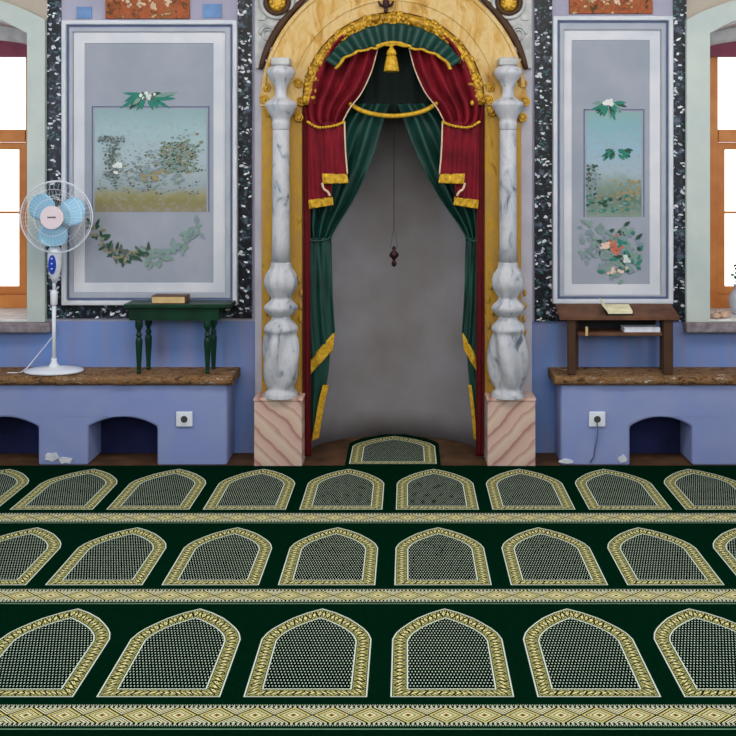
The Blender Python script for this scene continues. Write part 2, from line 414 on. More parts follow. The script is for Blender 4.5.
# ---------------------------------------------------------------- benches
def bench(xa, xb, ba, bb, arches, label, lab2):
    t = thing('masonry_bench', ((xa+xb)/2, 5.18, 0), label, 'bench', None)
    pts = [(xa, .0)]
    for (a, c) in sorted(arches):
        zs, rise = .205, .052; hw = (c-a)/2; R = (hw*hw+rise*rise)/(2*rise); a0 = math.asin(hw/R)
        pts.append((a, 0))
        pts += [((a+c)/2-R*math.sin(a0-2*a0*i/10), zs+rise-R+R*math.cos(a0-2*a0*i/10)) for i in range(11)]
        pts.append((c, 0))
    pts += [(xb, 0), (xb, .43), (xa, .43)]
    bm = bmn(); vs = [bm.verts.new((x, 5.07, z)) for x, z in pts]; f = bm.faces.new(vs)
    e = bmesh.ops.extrude_face_region(bm, geom=[f]); bmesh.ops.translate(bm, verts=[g for g in e['geom'] if isinstance(g, bmesh.types.BMVert)], vec=(0, .228, 0))
    bmesh.ops.triangulate(bm, faces=[f for f in bm.faces if len(f.verts) > 4])
    obj('bench_body', bm, 'blue', t, bevel=.012)
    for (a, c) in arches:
        bm = bmn(); box(bm, a+.001, c-.001, 5.288, 5.2975, .002, .262)  # added sheet before the wall, its dark colour stands for recess shade
        o = obj('recess_shade_sheet', bm, 'navy', t); o['label'] = 'dark navy sheet standing in for shade in the arched recess'
    bm = bmn(); n = 160; rnd = random.Random(3)
    def fn(i, j):
        x = ba+(bb-ba)*i/(n-1)
        prof = ((5.299, .4305), (5.06, .4305), (5.043, .442), (5.040, .462), (5.050, .476), (5.08, .479), (5.299, .479))
        y, z = prof[j]
        k = noise.noise(Vector((x*9, j*2.1, 0)))+.6*noise.noise(Vector((x*30, j*3.3, 4)))
        if 1 <= j <= 4: y += k*.009; z += (k*.005 if j >= 2 else 0)
        if j == 5: z -= abs(k)*.003
        return (x, min(y, 5.299), max(z, .4305))
    V = grid(bm, fn, n, 7)
    for i in (0, n-1): bm.faces.new(V[i])
    obj('wooden_top', bm, 'board', t)
    return t
LBENCH = bench(-3.2, X(227, 5.07), -3.22, X(232, 5.045), [(X(88, 5.07), X(157, 5.07)), (-2.34, X(38, 5.07)), (-2.98, -2.61)],
    'blue plastered wall bench with arched recesses under the standing fan, left of the niche', '')
RBENCH = bench(X(561, 5.07), 3.0, X(555, 5.045), 3.02, [(X(630, 5.07), X(692, 5.07)), (1.84, 2.18), (2.48, 2.82)],
    'blue plastered wall bench with wooden top and arched recesses, right of the niche', '')
def chips(spots, par):
    for (px, py, wx, hz) in spots:
        bm = bmn(); n = 12; c = P(px, py, 5.069)
        rr = [random.uniform(.6, 1.15) for _ in range(n)]
        pts = [(c.x+math.cos(2*PI*i/n)*wx*rr[i], c.z+math.sin(2*PI*i/n)*hz*rr[i]) for i in range(n)]
        pts = [(x, max(z, .004)) for x, z in pts]
        plate(bm, pts, [], 5.064, 5.0695); o = obj('plaster_patch', bm, 'white', par); o['label'] = 'white bare plaster patch'
chips([(52, 457, .05, .03), (66, 460, .04, .02)], LBENCH)
chips([(623, 459, .03, .025), (566, 461, .04, .015)], RBENCH)
def socket(px, py, label, cable):
    c = P(px, py, 5.065); t = thing('wall_socket', (c.x, 5.0695, c.z), label, 'socket')
    bm = bmn(); box(bm, c.x-.044, c.x+.044, 5.057, 5.0692, c.z-.04, c.z+.04); obj('cover_plate', bm, 'whiteplastic', t, bevel=.005)
    bm = bmn()
    for k, (r, z) in enumerate(((.026, .0),)):
        pts = [(c.x+r*math.cos(2*PI*i/24), c.z+r*math.sin(2*PI*i/24)) for i in range(24)]
        ins = [(c.x+.019*math.cos(2*PI*i/24), c.z+.019*math.sin(2*PI*i/24)) for i in range(24)]
        plate(bm, pts, [ins], 5.0535, 5.0568)
    obj('socket_ring', bm, 'whiteplastic', t)
    bm = bmn(); plate(bm, [(c.x+.0185*math.cos(2*PI*i/20), c.z+.0185*math.sin(2*PI*i/20)) for i in range(20)], [], 5.0555, 5.0568); obj('socket_well', bm, 'chain', t)
    return c
socket(184.5, 419, 'white square power socket on the front of the left bench', False)
c = socket(597, 419, 'white square power socket with a thin cord on the right bench', True)
bm = bmn(); tube(bm, [P(597, 423, 5.052), P(598, 430, 5.055), P(597, 440, 5.06), P(595, 448, 5.063), P(594, 457, 5.064), P(590, 462.5, 5.060)], .0035, 6)
tag(obj('power_cord', bm, 'framedark'), 'thin grey cord running down from the right bench socket', 'cord')

# ---------------------------------------------------------------- wall painting panels
def leafpoly(bm, x, z, ang, L, W, y, mi):
    d = Vector((math.cos(ang), 0, math.sin(ang))); s = Vector((-math.sin(ang), 0, math.cos(ang))); c = Vector((x, y, z))
    pts = [c, c+d*L*.35+s*W*.5, c+d*L*.75+s*W*.35, c+d*L, c+d*L*.75-s*W*.3, c+d*L*.35-s*W*.5]
    flat(bm, pts, mi)
def dab(bm, x, z, r, y, mi, sq=1):
    n = 8; flat(bm, [(x+math.cos(2*PI*i/n)*r*random.uniform(.75, 1.2), y, z+sq*math.sin(2*PI*i/n)*r*random.uniform(.75, 1.2)) for i in range(n)], mi)
def scene_mat(name, z0, z1, stops, nscale=10, amt=.16):
    m, b = newmat(name, .8)
    v, x, y, z = coords()
    t = (z-z0)/(z1-z0) + (nz(nscale, 5, None, .5)-.5)*amt
    base = ramp(t, stops)
    n2 = nz(38, 5, None, .6, .6)
    base = mix(mth('MULTIPLY', gt(n2, .56), .35), base, lin((150, 156, 160)))
    setc(b, base); return m
def panel(x, name_label, strips, frame, matr, canvas, rect, bottom_strip, draw, skymat):
    """all in px measured on the wall plane"""
    Yf = 5.27
    q = lambda px, Y=YW: X(px, Y)
    t = thing('framed_wall_painting', ((X(frame[0], Yf)+X(frame[2], Yf))/2, 5.29, Z(frame[3], Yf)), name_label, 'wall painting')
    # speckled border
    bm = bmn()
    ztop = Z(-12, YW); zb = Z(bottom_strip[1], YW)
    box(bm, q(strips[0][0]), q(strips[0][1]), 5.288, 5.2995, zb, ztop)
    box(bm, q(strips[1][0]), q(strips[1][1]), 5.288, 5.2995, zb, ztop)
    box(bm, q(strips[0][1])+.0002, q(strips[1][0])-.0002, 5.288, 5.2995, zb, Z(bottom_strip[0], YW))
    obj('marbled_border', bm, 'speck', t)
    # stepped frame, outer to inner
    def ring(o, i, y0, mt, nm, bev=.004):
        bm = bmn()
        ol = [(X(o[0], Yf), Z(o[3], Yf)), (X(o[2], Yf), Z(o[3], Yf)), (X(o[2], Yf), Z(o[1], Yf)), (X(o[0], Yf), Z(o[1], Yf))]
        il = [(X(i[0], Yf), Z(i[3], Yf)), (X(i[2], Yf), Z(i[3], Yf)), (X(i[2], Yf), Z(i[1], Yf)), (X(i[0], Yf), Z(i[1], Yf))]
        plate(bm, ol, [il], y0, 5.2995); return obj(nm, bm, mt, t, bevel=bev)
    f0, f1, f2, f3 = frame
    m0, m1, m2, m3 = matr
    k = lambda d: (f0+d, f1+d, f2-d, f3-d)
    ring(frame, k(4.5), 5.25, 'framewhite', 'outer_moulding', .006)
    ring(k(4.6), k(6.8), 5.272, 'framedark', 'moulding_groove', 0)
    ring(k(6.9), (m0-.1, m1-.1, m2+.1, m3+.1), 5.266, 'frameblue', 'inner_moulding')
    ring(matr, canvas, 5.278, 'mat', 'pale_border', .002)
    bm = bmn(); box(bm, X(canvas[0], Yf), X(canvas[2], Yf), 5.284, 5.2995, Z(canvas[3], Yf), Z(canvas[1], Yf))
    cv = obj('painted_ground', bm, 'canvas', t)
    bm = bmn(); box(bm, X(rect[0], Yf), X(rect[2], Yf), 5.2825, 5.2838, Z(rect[3], Yf), Z(rect[1], Yf)); obj('painted_landscape', bm, skymat, cv)
    bm = bmn()
    l = 1.2; Yl = 5.282
    for (a, b1, c1, d1) in ((rect[0]-3, rect[1]-3, rect[2]+3, rect[1]-1.8), (rect[0]-3, rect[1]-3, rect[0]-1.8, rect[3]), (rect[2]+1.8, rect[1]-3, rect[2]+3, rect[3])):
        box(bm, X(a, Yf), X(c1, Yf), Yl, 5.2838, Z(d1, Yf), Z(b1, Yf))
    obj('painted_outline', bm, 'framedark', cv)
    bm = bmn(); draw(bm, lambda px: X(px, Yf), lambda py: Z(py, Yf)); obj('painted_foliage', bm, PAL, cv, recalc=False)
    return t
PAL = [plain('paint_'+n, c, .8, bmp=0) for n, c in (('teal_green', (52, 132, 116)), ('deep_green', (48, 84, 66)), ('pale_green', (130, 156, 146)), ('white', (226, 230, 224)),
      ('dark_olive', (98, 104, 98)), ('ochre', (146, 140, 112)), ('coral', (210, 110, 84)), ('blush', (232, 200, 180)), ('blue_grey', (134, 152, 160)), ('gold', (166, 150, 110)))]
def draw_left(bm, fx, fz):
    R = random.Random(11); y = 5.2815
    s = .0056
    def leaf(px, py, a, L, W, mi): nonlocal y; y -= .00001; leafpoly(bm, fx(px), fz(py), a, L*s, W*s, y, mi)
    for k in range(44):                                # bouquet on top of the picture
        sd = 1 if k % 2 else -1; a = -PI/2+sd*R.uniform(.1, 1.75); L = R.uniform(10, 27) if abs(abs(a+PI/2)-1.4) < .4 else R.uniform(8, 16)
        leaf(146+sd*R.uniform(0, 10), 97+R.uniform(-3, 3), a, L, 4.2, R.choice((0, 0, 0, 1, 2)))
    for k in range(16): y -= .00002; dab(bm, fx(139+k), fz(95+R.uniform(-4, 5)), .009, y, R.choice((3, 3, 3, 4)))
    for k in range(420):                               # pale foliage masses behind
        g = R.random()
        if g < .5: px, py = R.gauss(178, 10), R.gauss(157, 9)
        elif g < .7: px, py = R.gauss(112, 4), R.uniform(144, 182)
        else: px, py = R.gauss(148, 14), R.gauss(172, 7)
        if 98 < px < 202: y -= .0000015; dab(bm, fx(px), fz(py), R.uniform(.006, .014), y, R.choice((8, 2, 2, 8, 5)), .7)
    for k in range(900):                               # trees and buildings of the landscape
        g = R.random()
        if g < .35: px, py, mi = R.gauss(178, 11), R.uniform(142, 172), R.choice((4, 1, 5, 2))
        elif g < .55: px, py, mi = R.gauss(112, 3.5), R.uniform(140, 178), R.choice((4, 8, 4))
        elif g < .7: px, py, mi = R.uniform(98, 124), R.uniform(136, 142), R.choice((4, 8))
        elif g < .86: px, py, mi = R.gauss(145, 18), R.uniform(150, 180), R.choice((8, 5, 4, 2))
        else: px, py, mi = R.uniform(98, 200), R.uniform(180, 194), R.choice((8, 2, 4))
        if 95 < px < 205: y -= .0000015; dab(bm, fx(px), fz(py), R.uniform(.003, .0085), y, mi, .7)
    for k in range(14): y -= .00001; dab(bm, fx(150+R.uniform(-9, 14)), fz(176+R.uniform(-5, 5)), .013, y, R.choice((5, 9)), .6)
    for k in range(8): y -= .00001; dab(bm, fx(118+R.uniform(-4, 4)), fz(168+R.uniform(-4, 6)), .014, y, 3, .8)
    for k in range(70):                                # garland at the bottom left
        t = k/69; px = 92+t*58; py = 226+34*math.sin(min(1, t*1.9)*PI/2)-t*9+R.uniform(-4, 4)
        leaf(px, py, R.uniform(0, 2*PI), R.uniform(6, 11), 3.4, R.choice((1, 1, 4, 5)))
    for k in range(60):
        t = k/59; px = 146+t*54; py = 258-t*t*32+R.uniform(-8, 6)
        leaf(px, py, R.uniform(0, 2*PI), R.uniform(5, 10), 4, R.choice((2, 8, 2)))
def draw_right(bm, fx, fz):
    R = random.Random(5); y = 5.2815; s = .0056
    def leaf(px, py, a, L, W, mi): nonlocal y; y -= .00001; leafpoly(bm, fx(px), fz(py), a, L*s, W*s, y, mi)
    for k in range(34):
        sd = 1 if k % 2 else -1; leaf(609+sd*R.uniform(0, 6), 104+R.uniform(-3, 3), -PI/2+sd*R.uniform(.1, 1.6), R.uniform(7, 15), 4, R.choice((0, 2, 0, 1)))
    for k in range(8): y -= .00002; dab(bm, fx(608+R.uniform(-4, 4)), fz(101+R.uniform(-3, 3)), .013, y, 3)
    for k in range(34):
        sd = 1 if k % 2 else -1; leaf(618+sd*R.uniform(0, 9), 151+R.uniform(-2, 3), -PI/2+sd*R.uniform(.5, 1.6), R.uniform(5, 10), 3.6, R.choice((0, 1, 0)))
    for k in range(90):
        px, py = R.gauss(592, 4.5), R.uniform(165, 196)
        if px > 587: y -= .00001; dab(bm, fx(px), fz(py), R.uniform(.004, .011), y, R.choice((8, 4, 8, 1)))
    for k in range(70):
        px, py = R.gauss(630, 7), R.uniform(180, 200)
        if px < 641: y -= .00001; dab(bm, fx(px), fz(py), R.uniform(.006, .013), y, R.choice((9, 5, 2)), .7)
    for k in range(60): y -= .00001; dab(bm, fx(min(640, max(588, R.gauss(608, 12)))), fz(R.uniform(195, 212)), R.uniform(.008, .016), y, R.choice((2, 1, 0, 5)), .6)
    for k in range(150):
        a = R.uniform(0, 2*PI); r = R.uniform(.2, 1)
        px = 622+24*r*math.cos(a); py = 253+27*r*math.sin(a)
        leaf(min(px, 641), py, R.uniform(0, 2*PI), R.uniform(5, 10), 4, R.choice((0, 2, 1, 2, 8)))
    for k in range(40): leaf(580+R.uniform(0, 26), 232+R.uniform(-10, 34), R.uniform(0, 2*PI), R.uniform(4, 9), 4, R.choice((8, 2, 8)))
    for (cx, cy, mi, rr) in ((612, 243, 6, 9), (617, 249, 6, 6), (615, 272, 7, 8), (627, 259, 3, 5), (606, 246, 7, 5)):
        for k in range(12): y -= .00001; dab(bm, fx(cx+R.gauss(0, rr*.4)), fz(cy+R.gauss(0, rr*.35)), .009, y, mi)
skyL = scene_mat('painted_lake_landscape', Z(212, 5.27), Z(110, 5.27), [(0, lin((142, 132, 110))), (.1, lin((134, 128, 84))), (.17, lin((150, 146, 112))), (.24, lin((150, 162, 166))), (.5, lin((166, 182, 188))), (.8, lin((156, 182, 186))), (1, lin((140, 168, 172)))])
skyR = scene_mat('painted_garden_landscape', Z(217, 5.27), Z(110, 5.27), [(0, lin((128, 146, 132))), (.16, lin((96, 122, 110))), (.28, lin((128, 146, 132))), (.42, lin((160, 176, 186))), (.62, lin((148, 176, 192))), (.85, lin((130, 172, 182))), (1, lin((134, 170, 168)))])
panel(0, 'wide framed wall painting of a landscape, left of the niche behind the fan', ((48, 61.5), (238, 252)), (62.3, 20.4, 237.5, 305),
      (73, 32, 225, 292.5), (84, 43, 213, 283), (94, 109, 206, 212), (304, 318), draw_left, skyL)
panel(0, 'narrow framed wall painting with red flowers at its foot, right of the niche', ((534.5, 552), (673, 686)), (552.6, 16.3, 672.7, 303.5),
      (564, 30, 661, 295), (572, 40, 650, 284.5), (587, 112, 642, 217), (304, 321), draw_right, skyR)
for lab, x0, x1, y1 in (('orange and brown floral painted plaque above the left wall painting', 106, 190, 19), ('orange and brown floral painted plaque above the right wall painting', 569, 652, 14)):
    t = thing('floral_plaque', (X((x0+x1)/2, YW), 5.299, Z(y1, YW)), lab, 'painted plaque')
    bm = bmn(); zt = Z(y1-34, YW); box(bm, X(x0, YW), X(x1, YW), 5.285, 5.2995, Z(y1, YW), zt); obj('painted_plaque', bm, 'floral', t, bevel=.003)
    bm = bmn(); R = random.Random(4)
    for k in range(4):
        cx = X(x0+(x1-x0)*(.26+.16*k), YW); cz = Z(y1-14+R.uniform(-3, 3), YW)
        for j in range(9): ball(bm, (cx+R.gauss(0, .012), 5.284, cz+R.gauss(0, .012)), .008, 1, .3, 1, 6)
    obj('painted_blossom', bm, 'cream', t)
for k, (lab, x0, x1, y0, y1) in enumerate((('small sky blue painted square left of the floral plaque, above the lake painting', 77, 92, 7, 19), ('small sky blue painted square right of the floral plaque, above the lake painting', 203, 222, 4, 18))):
    bm = bmn(); box(bm, X(x0, YW), X(x1, YW), 5.293, 5.2995, Z(y1, YW), Z(y0, YW)); tag(obj('painted_square', bm, 'skyblue'), lab, 'painted square')

# ---------------------------------------------------------------- mihrab
T = thing('prayer_niche', (AC[0], 5.2, 0), 'tall gilded marble prayer niche with a round arch, between the two wall paintings', 'prayer niche')
ax, az = AC
x0, x1 = X(255, 5.2), X(532, 5.2)
bm = bmn()                                            # grey white carved body
plate(bm, [(x0, .001), (ax-AR, .001)]+[(ax-AR*math.cos(PI*i/28), az+AR*math.sin(PI*i/28)) for i in range(29)]+[(ax+AR, .001), (x1, .001), (x1, 2.78), (x0, 2.78)], [], 5.2, 5.299)
obj('niche_surround', bm, 'wall2' if 'wall2' in M else plain('pale_lavender_marble', (186, 182, 192), .6, c2=(168, 166, 178), scale=6), T, bevel=.004)
bm = bmn()                                            # carved spandrels
for sgn in (-1, 1):
    pts = [(ax+sgn*.755, az+.19), (ax+sgn*.755, 2.77), (ax+sgn*.1, 2.77)]
    pts += [(ax+sgn*.735*math.sin(t), az+.735*math.cos(t)) for t in [.14+i*(1.30-.14)/16 for i in range(17)]]
    plate(bm, pts, [], 5.178, 5.1995)
obj('spandrel', bm, 'carving', T, bevel=.004)
for sgn, pxr in ((-1, 277), (1, 509)):
    c = P(pxr, 2, 5.16); bm = bmn()
    def ringp(r, rad, mi): tube(bm, [(c.x+r*math.cos(2*PI*i/24), 5.165, c.z+r*math.sin(2*PI*i/24)) for i in range(24)], rad, 8, mi, True)
    ringp(.062, .012, 1); ball(bm, (c.x, 5.172, c.z), .05, 1, .3, 1, 12, 0); ringp(.085, .010, 2)
    for k in range(8): ball(bm, (c.x+.032*math.cos(k*PI/4), 5.16, c.z+.032*math.sin(k*PI/4)), .013, 1, .5, 1, 8, 0)
    obj('gilt_rosette', bm, ['gold', 'darkbrown', 'carving'], T)
    bm = bmn()                                        # scrolls below the rosette
    for q in range(3):
        cc = P(pxr-sgn*(-9+q*2) , 34+q*22, 5.17)
        sp = [(cc.x+sgn*(.012+.032*(1-i/30))*math.cos(i*.42+q), 5.17, cc.z+(.012+.032*(1-i/30))*math.sin(i*.42+q)) for i in range(26)]
        tube(bm, sp, [.010*(1-.6*i/25) for i in range(26)], 6)
    e = 262 if sgn < 0 else 525
    box(bm, X(e, 5.17)-.018, X(e, 5.17)+.018, 5.165, 5.178, Z(20, 5.17), Z(17, 5.17))
    obj('scroll_carving', bm, 'carving', T)
    bm = bmn(); tube(bm, [(ax+sgn*.748*math.sin(t), 5.17, az+.748*math.cos(t)) for t in [.7+i*.62/12 for i in range(13)]], [.012+.01*math.sin(i/12*PI) for i in range(13)], 8)
    obj('dark_moulding', bm, 'darkbrown', T)
# arch band
def annulus(r0, r1, ya, yb, a0=0, a1=PI, n=48, name='arch_band', mt='goldmarble', bev=.004):
    bm = bmn()
    pts = [(ax+r1*math.cos(a0+(a1-a0)*i/n), az+r1*math.sin(a0+(a1-a0)*i/n)) for i in range(n+1)]
    pts += [(ax+r0*math.cos(a1-(a1-a0)*i/n), az+r0*math.sin(a1-(a1-a0)*i/n)) for i in range(n+1)]
    plate(bm, pts, [], ya, yb); return obj(name, bm, mt, T, bevel=bev)
annulus(AR, .725, 5.155, 5.1775, -.02, PI+.02)
annulus(.555, .60, 5.148, 5.1545, .0, PI, name='arch_moulding', mt='goldmarble')
annulus(.700, .722, 5.146, 5.1545, .12, PI-.12, name='outer_arch_moulding', mt='goldmarble')
# jamb panels, pale edge strips
for sgn, (a, b1) in ((-1, (262, 303)), (1, (484, 521))):
    bm = bmn(); box(bm, X(a, 5.18), (ax-AR if sgn < 0 else X(b1, 5.18)) if sgn < 0 else X(b1, 5.18), 5.165, 5.1995, .35, az-.001) if sgn < 0 else box(bm, ax+AR, X(b1, 5.18), 5.165, 5.1995, .35, az-.001)
    obj('gilded_jamb', bm, 'goldjamb', T, bevel=.004)
# gilded leaf fringe around the arch
bm = bmn(); R = random.Random(9)
tube(bm, [(ax+.462*math.cos(t), 5.15, az+.462*math.sin(t)) for t in [-.02+i*(PI+.04)/60 for i in range(61)]], .028, 8)
for k in range(420):
    t = R.uniform(.0, PI); r = R.uniform(.425, .487); s = R.uniform(.009, .016)
    ball(bm, (ax+r*math.cos(t), 5.128+R.uniform(-.008, .02), az+r*math.sin(t)), s, R.uniform(.7, 1.4), .8, R.uniform(.7, 1.4), 6)
obj('gilded_carving', bm, 'gold', T)
# dark finial hanging from the arch crown
bm = bmn(); cx_ = X(386, 5.13)
ball(bm, (cx_, 5.13, Z(3, 5.13)), .022, .8, .5, 1.6, 10)
for sg in (-1, 1):
    tube(bm, [(cx_, 5.13, Z(7, 5.13)), (cx_+sg*.03, 5.13, Z(5, 5.13)), (cx_+sg*.042, 5.13, Z(1, 5.13))], [.007, .009, .004], 8)
ball(bm, (cx_, 5.13, Z(10, 5.13)), .014, .8, .6, 1.5, 8)
tube(bm, [(cx_, 5.13, Z(0, 5.13)), (cx_, 5.13, Z(-10, 5.13)), (cx_, 5.15, Z(-14, 5.13))], .006, 6)
obj('iron_finial', bm, 'iron', T)
# pedestals + columns
Yc = 5.085
for sgn, cxp, (pa, pb) in ((-1, 281, (254, 302)), (1, 508, (487.5, 535.5))):
    xa_, xb_ = X(pa, 5.03), X(pb, 5.03)
    ztop = Z(400, 5.03)+.008
    bm = bmn(); box(bm, xa_, xb_, 5.03, 5.1995, .001, ztop-.016); box(bm, xa_-.004, xb_+.004, 5.026, 5.1995, ztop-.0159, ztop)
    obj('pedestal', bm, 'pink', T, bevel=.004)
    cx2 = X(cxp, Yc); k = Yc/F
    def zz(py): return max(Z(py, Yc), ztop)
    # twisted fluted vase at the foot
    prof = [(16.5, 399), (17, 396), (16, 392), (12.5, 388), (15, 380), (17.5, 368), (18, 354), (16.5, 342), (15, 334), (17, 329), (15.5, 325), (10.5, 320), (9, 316)]
    bm = bmn(); pr = [(r*k, zz(y)-ztop) for r, y in prof]
    dense = []
    for i in range(60):
        a, b_ = interp(pr, i/59); dense.append((a, b_))
    dense[0] = (dense[0][0], 0.0005)
    tw = sgn*9
    lathe(bm, (cx2, Yc, ztop), dense, 48, lambda a, z: 1+.17*math.sin(a*4+z*tw*1.3)*max(0, min(1, (z-.02)/.05, (.36-z)/.05)))
    col = obj('column', bm, 'column', T)
    col['label'] = 'grey white marble column with twisted vase foot'
    bm = bmn(); pr = [(9, 316.2), (12, 314), (15.5, 310), (16, 306), (12, 302), (9.5, 298), (12, 293), (15.5, 286), (16, 279), (13.5, 272), (10.5, 268), (9.5, 262)]
    d2 = [interp([(r*k, zz(y)) for r, y in pr], i/49) for i in range(50)]
    lathe(bm, (cx2, Yc, 0), d2, 40, lambda a, z: 1+.05*math.sin(a*8)); obj('lower_bulb', bm, 'column', col)
    bm = bmn(); lathe(bm, (cx2, Yc, 0), [(9.4*k, zz(261.8)), (8.8*k, zz(240)), (8.6*k, zz(180)), (8.2*k, zz(130))], 32); obj('shaft', bm, 'column', col)
    bm = bmn(); pr = [(8.2, 129.8), (9, 124), (8.5, 120), (11, 115), (15, 108), (16, 104), (13, 101), (7, 97), (5.5, 90), (8, 83), (13, 76), (14, 72), (12, 68), (8, 66)]
    d2 = [interp([(r*k, zz(y)) for r, y in pr], i/59) for i in range(60)]
    lathe(bm, (cx2, Yc, 0), d2, 32); obj('capital', bm, 'column', col)
    bm = bmn(); box(bm, cx2-.05, cx2+.05, Yc-.04, 5.154, zz(65.8), zz(58)); obj('impost_block', bm, 'carving', col, bevel=.008)
    # gilded scrolls beside the capital
    for q, (dx, py) in enumerate(((-17, 88), (16, 84), (-15, 112), (16, 118), (-19, 100), (19, 102))):
        bm = bmn(); cc = (cx2+dx*k, 5.155, Z(py, 5.155))
        tube(bm, [(cc[0]+(.01+.016*(i/18))*math.cos(i*.5), 5.155, cc[2]+(.01+.016*(i/18))*math.sin(i*.5)) for i in range(19)], .0065, 6)
        ball(bm, cc, .012, 1, .6, 1.6, 6)
        obj('gilded_scroll', bm, 'gold', T)
    for q in range(16):
        bm = bmn(); py = 280+q*6.5; dx = (-1 if q % 2 else 1)*random.uniform(14, 19)
        ball(bm, (cx2+dx*k, 5.16, Z(py, 5.16)), .014, .8, .5, 1.5, 6)
        obj('gilded_leaf', bm, 'goldjamb', T)
# niche shell, half cylinder with half dome
bm = bmn(); yc = 5.2995; RS = .499
zbase = .002
def shell(i, j):
    a = PI*i/40
    if j <= 12: z = zbase+(az-zbase)*j/12; r = RS
    else: t = (j-12)/12*PI/2; z = az+RS*math.sin(t)*1.0; r = RS*math.cos(t)+.0001
    return (ax-r*math.cos(a), yc+r*math.sin(a)*.735, z)
grid(bm, shell, 41, 25)
o = obj('niche_recess', bm, 'shell', T); s = o.modifiers.new('thickness', 'SOLIDIFY'); s.thickness = .02; s.offset = -1 
# ---------------------------------------------------------------- curtains
def drape(name, L, Rr, Y, mt, par, folds, amp, rows=60, cols=60, phase=0, hem=None, label=None, sag=0, thick=.004):
    bm = bmn()
    def fn(i, j):
        t = j/(rows-1); s = i/(cols-1)
        a = interp(L, t); c = interp(Rr, t)
        px = a[0]+(c[0]-a[0])*s; py = a[1]+(c[1]-a[1])*s+sag*math.sin(s*PI)
        wd = abs(c[0]-a[0])/40
        y = Y+amp*min(1.4, .45+wd)*math.sin(2*PI*folds*s+phase+.8*math.sin(t*5+s*3))+.22*amp*math.sin(2*PI*folds*2.3*s+t*6)
        return (X(px, Y), y, Z(py, Y))
    grid(bm, fn, cols, rows)
    o = obj(name, bm, mt, par, recalc=False); s = o.modifiers.new('thickness', 'SOLIDIFY'); s.thickness = thick; s.offset = 0
    return o
MX = lambda pts: [(787-p[0], p[1]) for p in pts]
curt = []
for sgn in (1, -1):
    g = (lambda p: p) if sgn > 0 else MX
    side = 'right' if sgn > 0 else 'left'
    # ---- red
    c0 = thing('red_curtain', (X(g([(470, 124)])[0][0], 5.13), 5.13, Z(208, 5.13)), 'crimson velvet curtain with gold hem, gathered to the %s side of the niche' % side, 'curtain')
    drape('gathered_drape', g([(398, 34), (409, 48), (415, 70), (425, 92), (437, 108), (444, 121), (444, 125)]), g([(452, 36), (462, 48), (472, 68), (478, 88), (482, 104), (481, 118), (478, 125)]), 5.137, 'red', c0, 4.4, .017)
    drape('front_tail', g([(443, 122), (442, 150), (440, 174)]), g([(463, 122), (463, 150), (465, 174)]), 5.118, 'red', c0, 2.2, .006)
    h = drape('gold_hem', g([(440, 174), (438.5, 183)]), g([(465, 173.5), (464, 184)]), 5.117, 'goldcloth', c0, 2.2, .006, rows=6)
    drape('rear_tail', g([(455, 123), (454, 160), (455.5, 197)]), g([(479, 123), (479, 160), (479, 200)]), 5.135, 'red', c0, 2.2, .007)
    drape('gold_hem', g([(454.5, 197), (453.5, 205)]), g([(478.5, 200), (478, 209)]), 5.134, 'goldcloth', c0, 2.2, .007, rows=6)
    bm = bmn()
    ed = g([(409, 48), (415, 70), (425, 92), (437, 108), (444, 121)])
    tube(bm, [P(*interp(ed, i/24), 5.118) for i in range(25)], .0034, 6)
    ed = g([(442.5, 122), (441.5, 150), (439.5, 174)]); tube(bm, [P(*interp(ed, i/12), 5.108) for i in range(13)], .0045, 6)
    ed = g([(465, 183), (463, 189), (459, 192), (457, 196)]); tube(bm, [P(*interp(ed, i/12), 5.110) for i in range(13)], .006, 6)
    obj('cream_edging', bm, 'cream', c0)
    bm = bmn(); ed = g([(443, 122), (450, 125), (460, 127), (470, 127), (479, 122)])
    n = 16
    for i in range(n):
        p = P(*interp(ed, i/(n-1)), 5.105+.012*abs(i/(n-1)-.4)); ball(bm, p, .0085, 1.1, 1, .9, 8)
    obj('tieback_cord', bm, 'goldcloth', c0)
    # narrow full length red side curtain
    c1 = drape('side_curtain', g([(475, 108), (476.5, 200), (476.5, 330), (476, 456)]), g([(484.3, 108), (484, 200), (484, 330), (484, 456)]), 5.157, 'darkred', None, 1.6, .005, cols=24)
    tag(c1, 'narrow dark red side curtain hanging along the %s jamb of the niche' % side, 'curtain')
    # ---- green
    g0 = g
    if sgn < 0: g = lambda pts: [(787-p[0]+10*min(1, max(0, (p[1]-118)/110))*min(1, max(0, (480-p[0])/12)), p[1]) for p in pts]
    c2 = thing('green_curtain', (X(g([(470, 240)])[0][0], 5.19), 5.19, Z(440, 5.19)), 'long bottle green curtain swept to the %s side of the niche' % side, 'curtain')
    drape('swept_drape', g([(398, 104), (405, 124), (414, 148), (426, 174), (441, 200), (458, 224), (467, 239)]), g([(448, 104), (470, 124), (479, 148), (481, 176), (481, 204), (480.5, 226), (479, 239)]), 5.192, 'green', c2, 3.4, .017)
    drape('hanging_tail', g([(466, 238), (465, 270), (464, 300), (462, 332)]), g([(480, 238), (480, 270), (480, 310), (479, 362)]), 5.18, 'green', c2, 2, .009)
    drape('gold_hem', g([(462, 331), (464, 350)]), g([(478.5, 360), (478, 374)]), 5.176, 'goldcloth', c2, 1.4, .006, rows=8)
    drape('lower_tail', g([(467, 345), (468.5, 375), (471.5, 405), (474, 436)]), g([(480, 345), (480, 375), (480, 405), (480, 440)]), 5.19, 'green', c2, 1.6, .006)
    drape('gold_edge', g([(468, 385), (470.5, 405), (473.5, 438)]), g([(471.5, 385), (474, 405), (477.5, 441)]), 5.178, 'goldcloth', c2, .6, .002, cols=8)
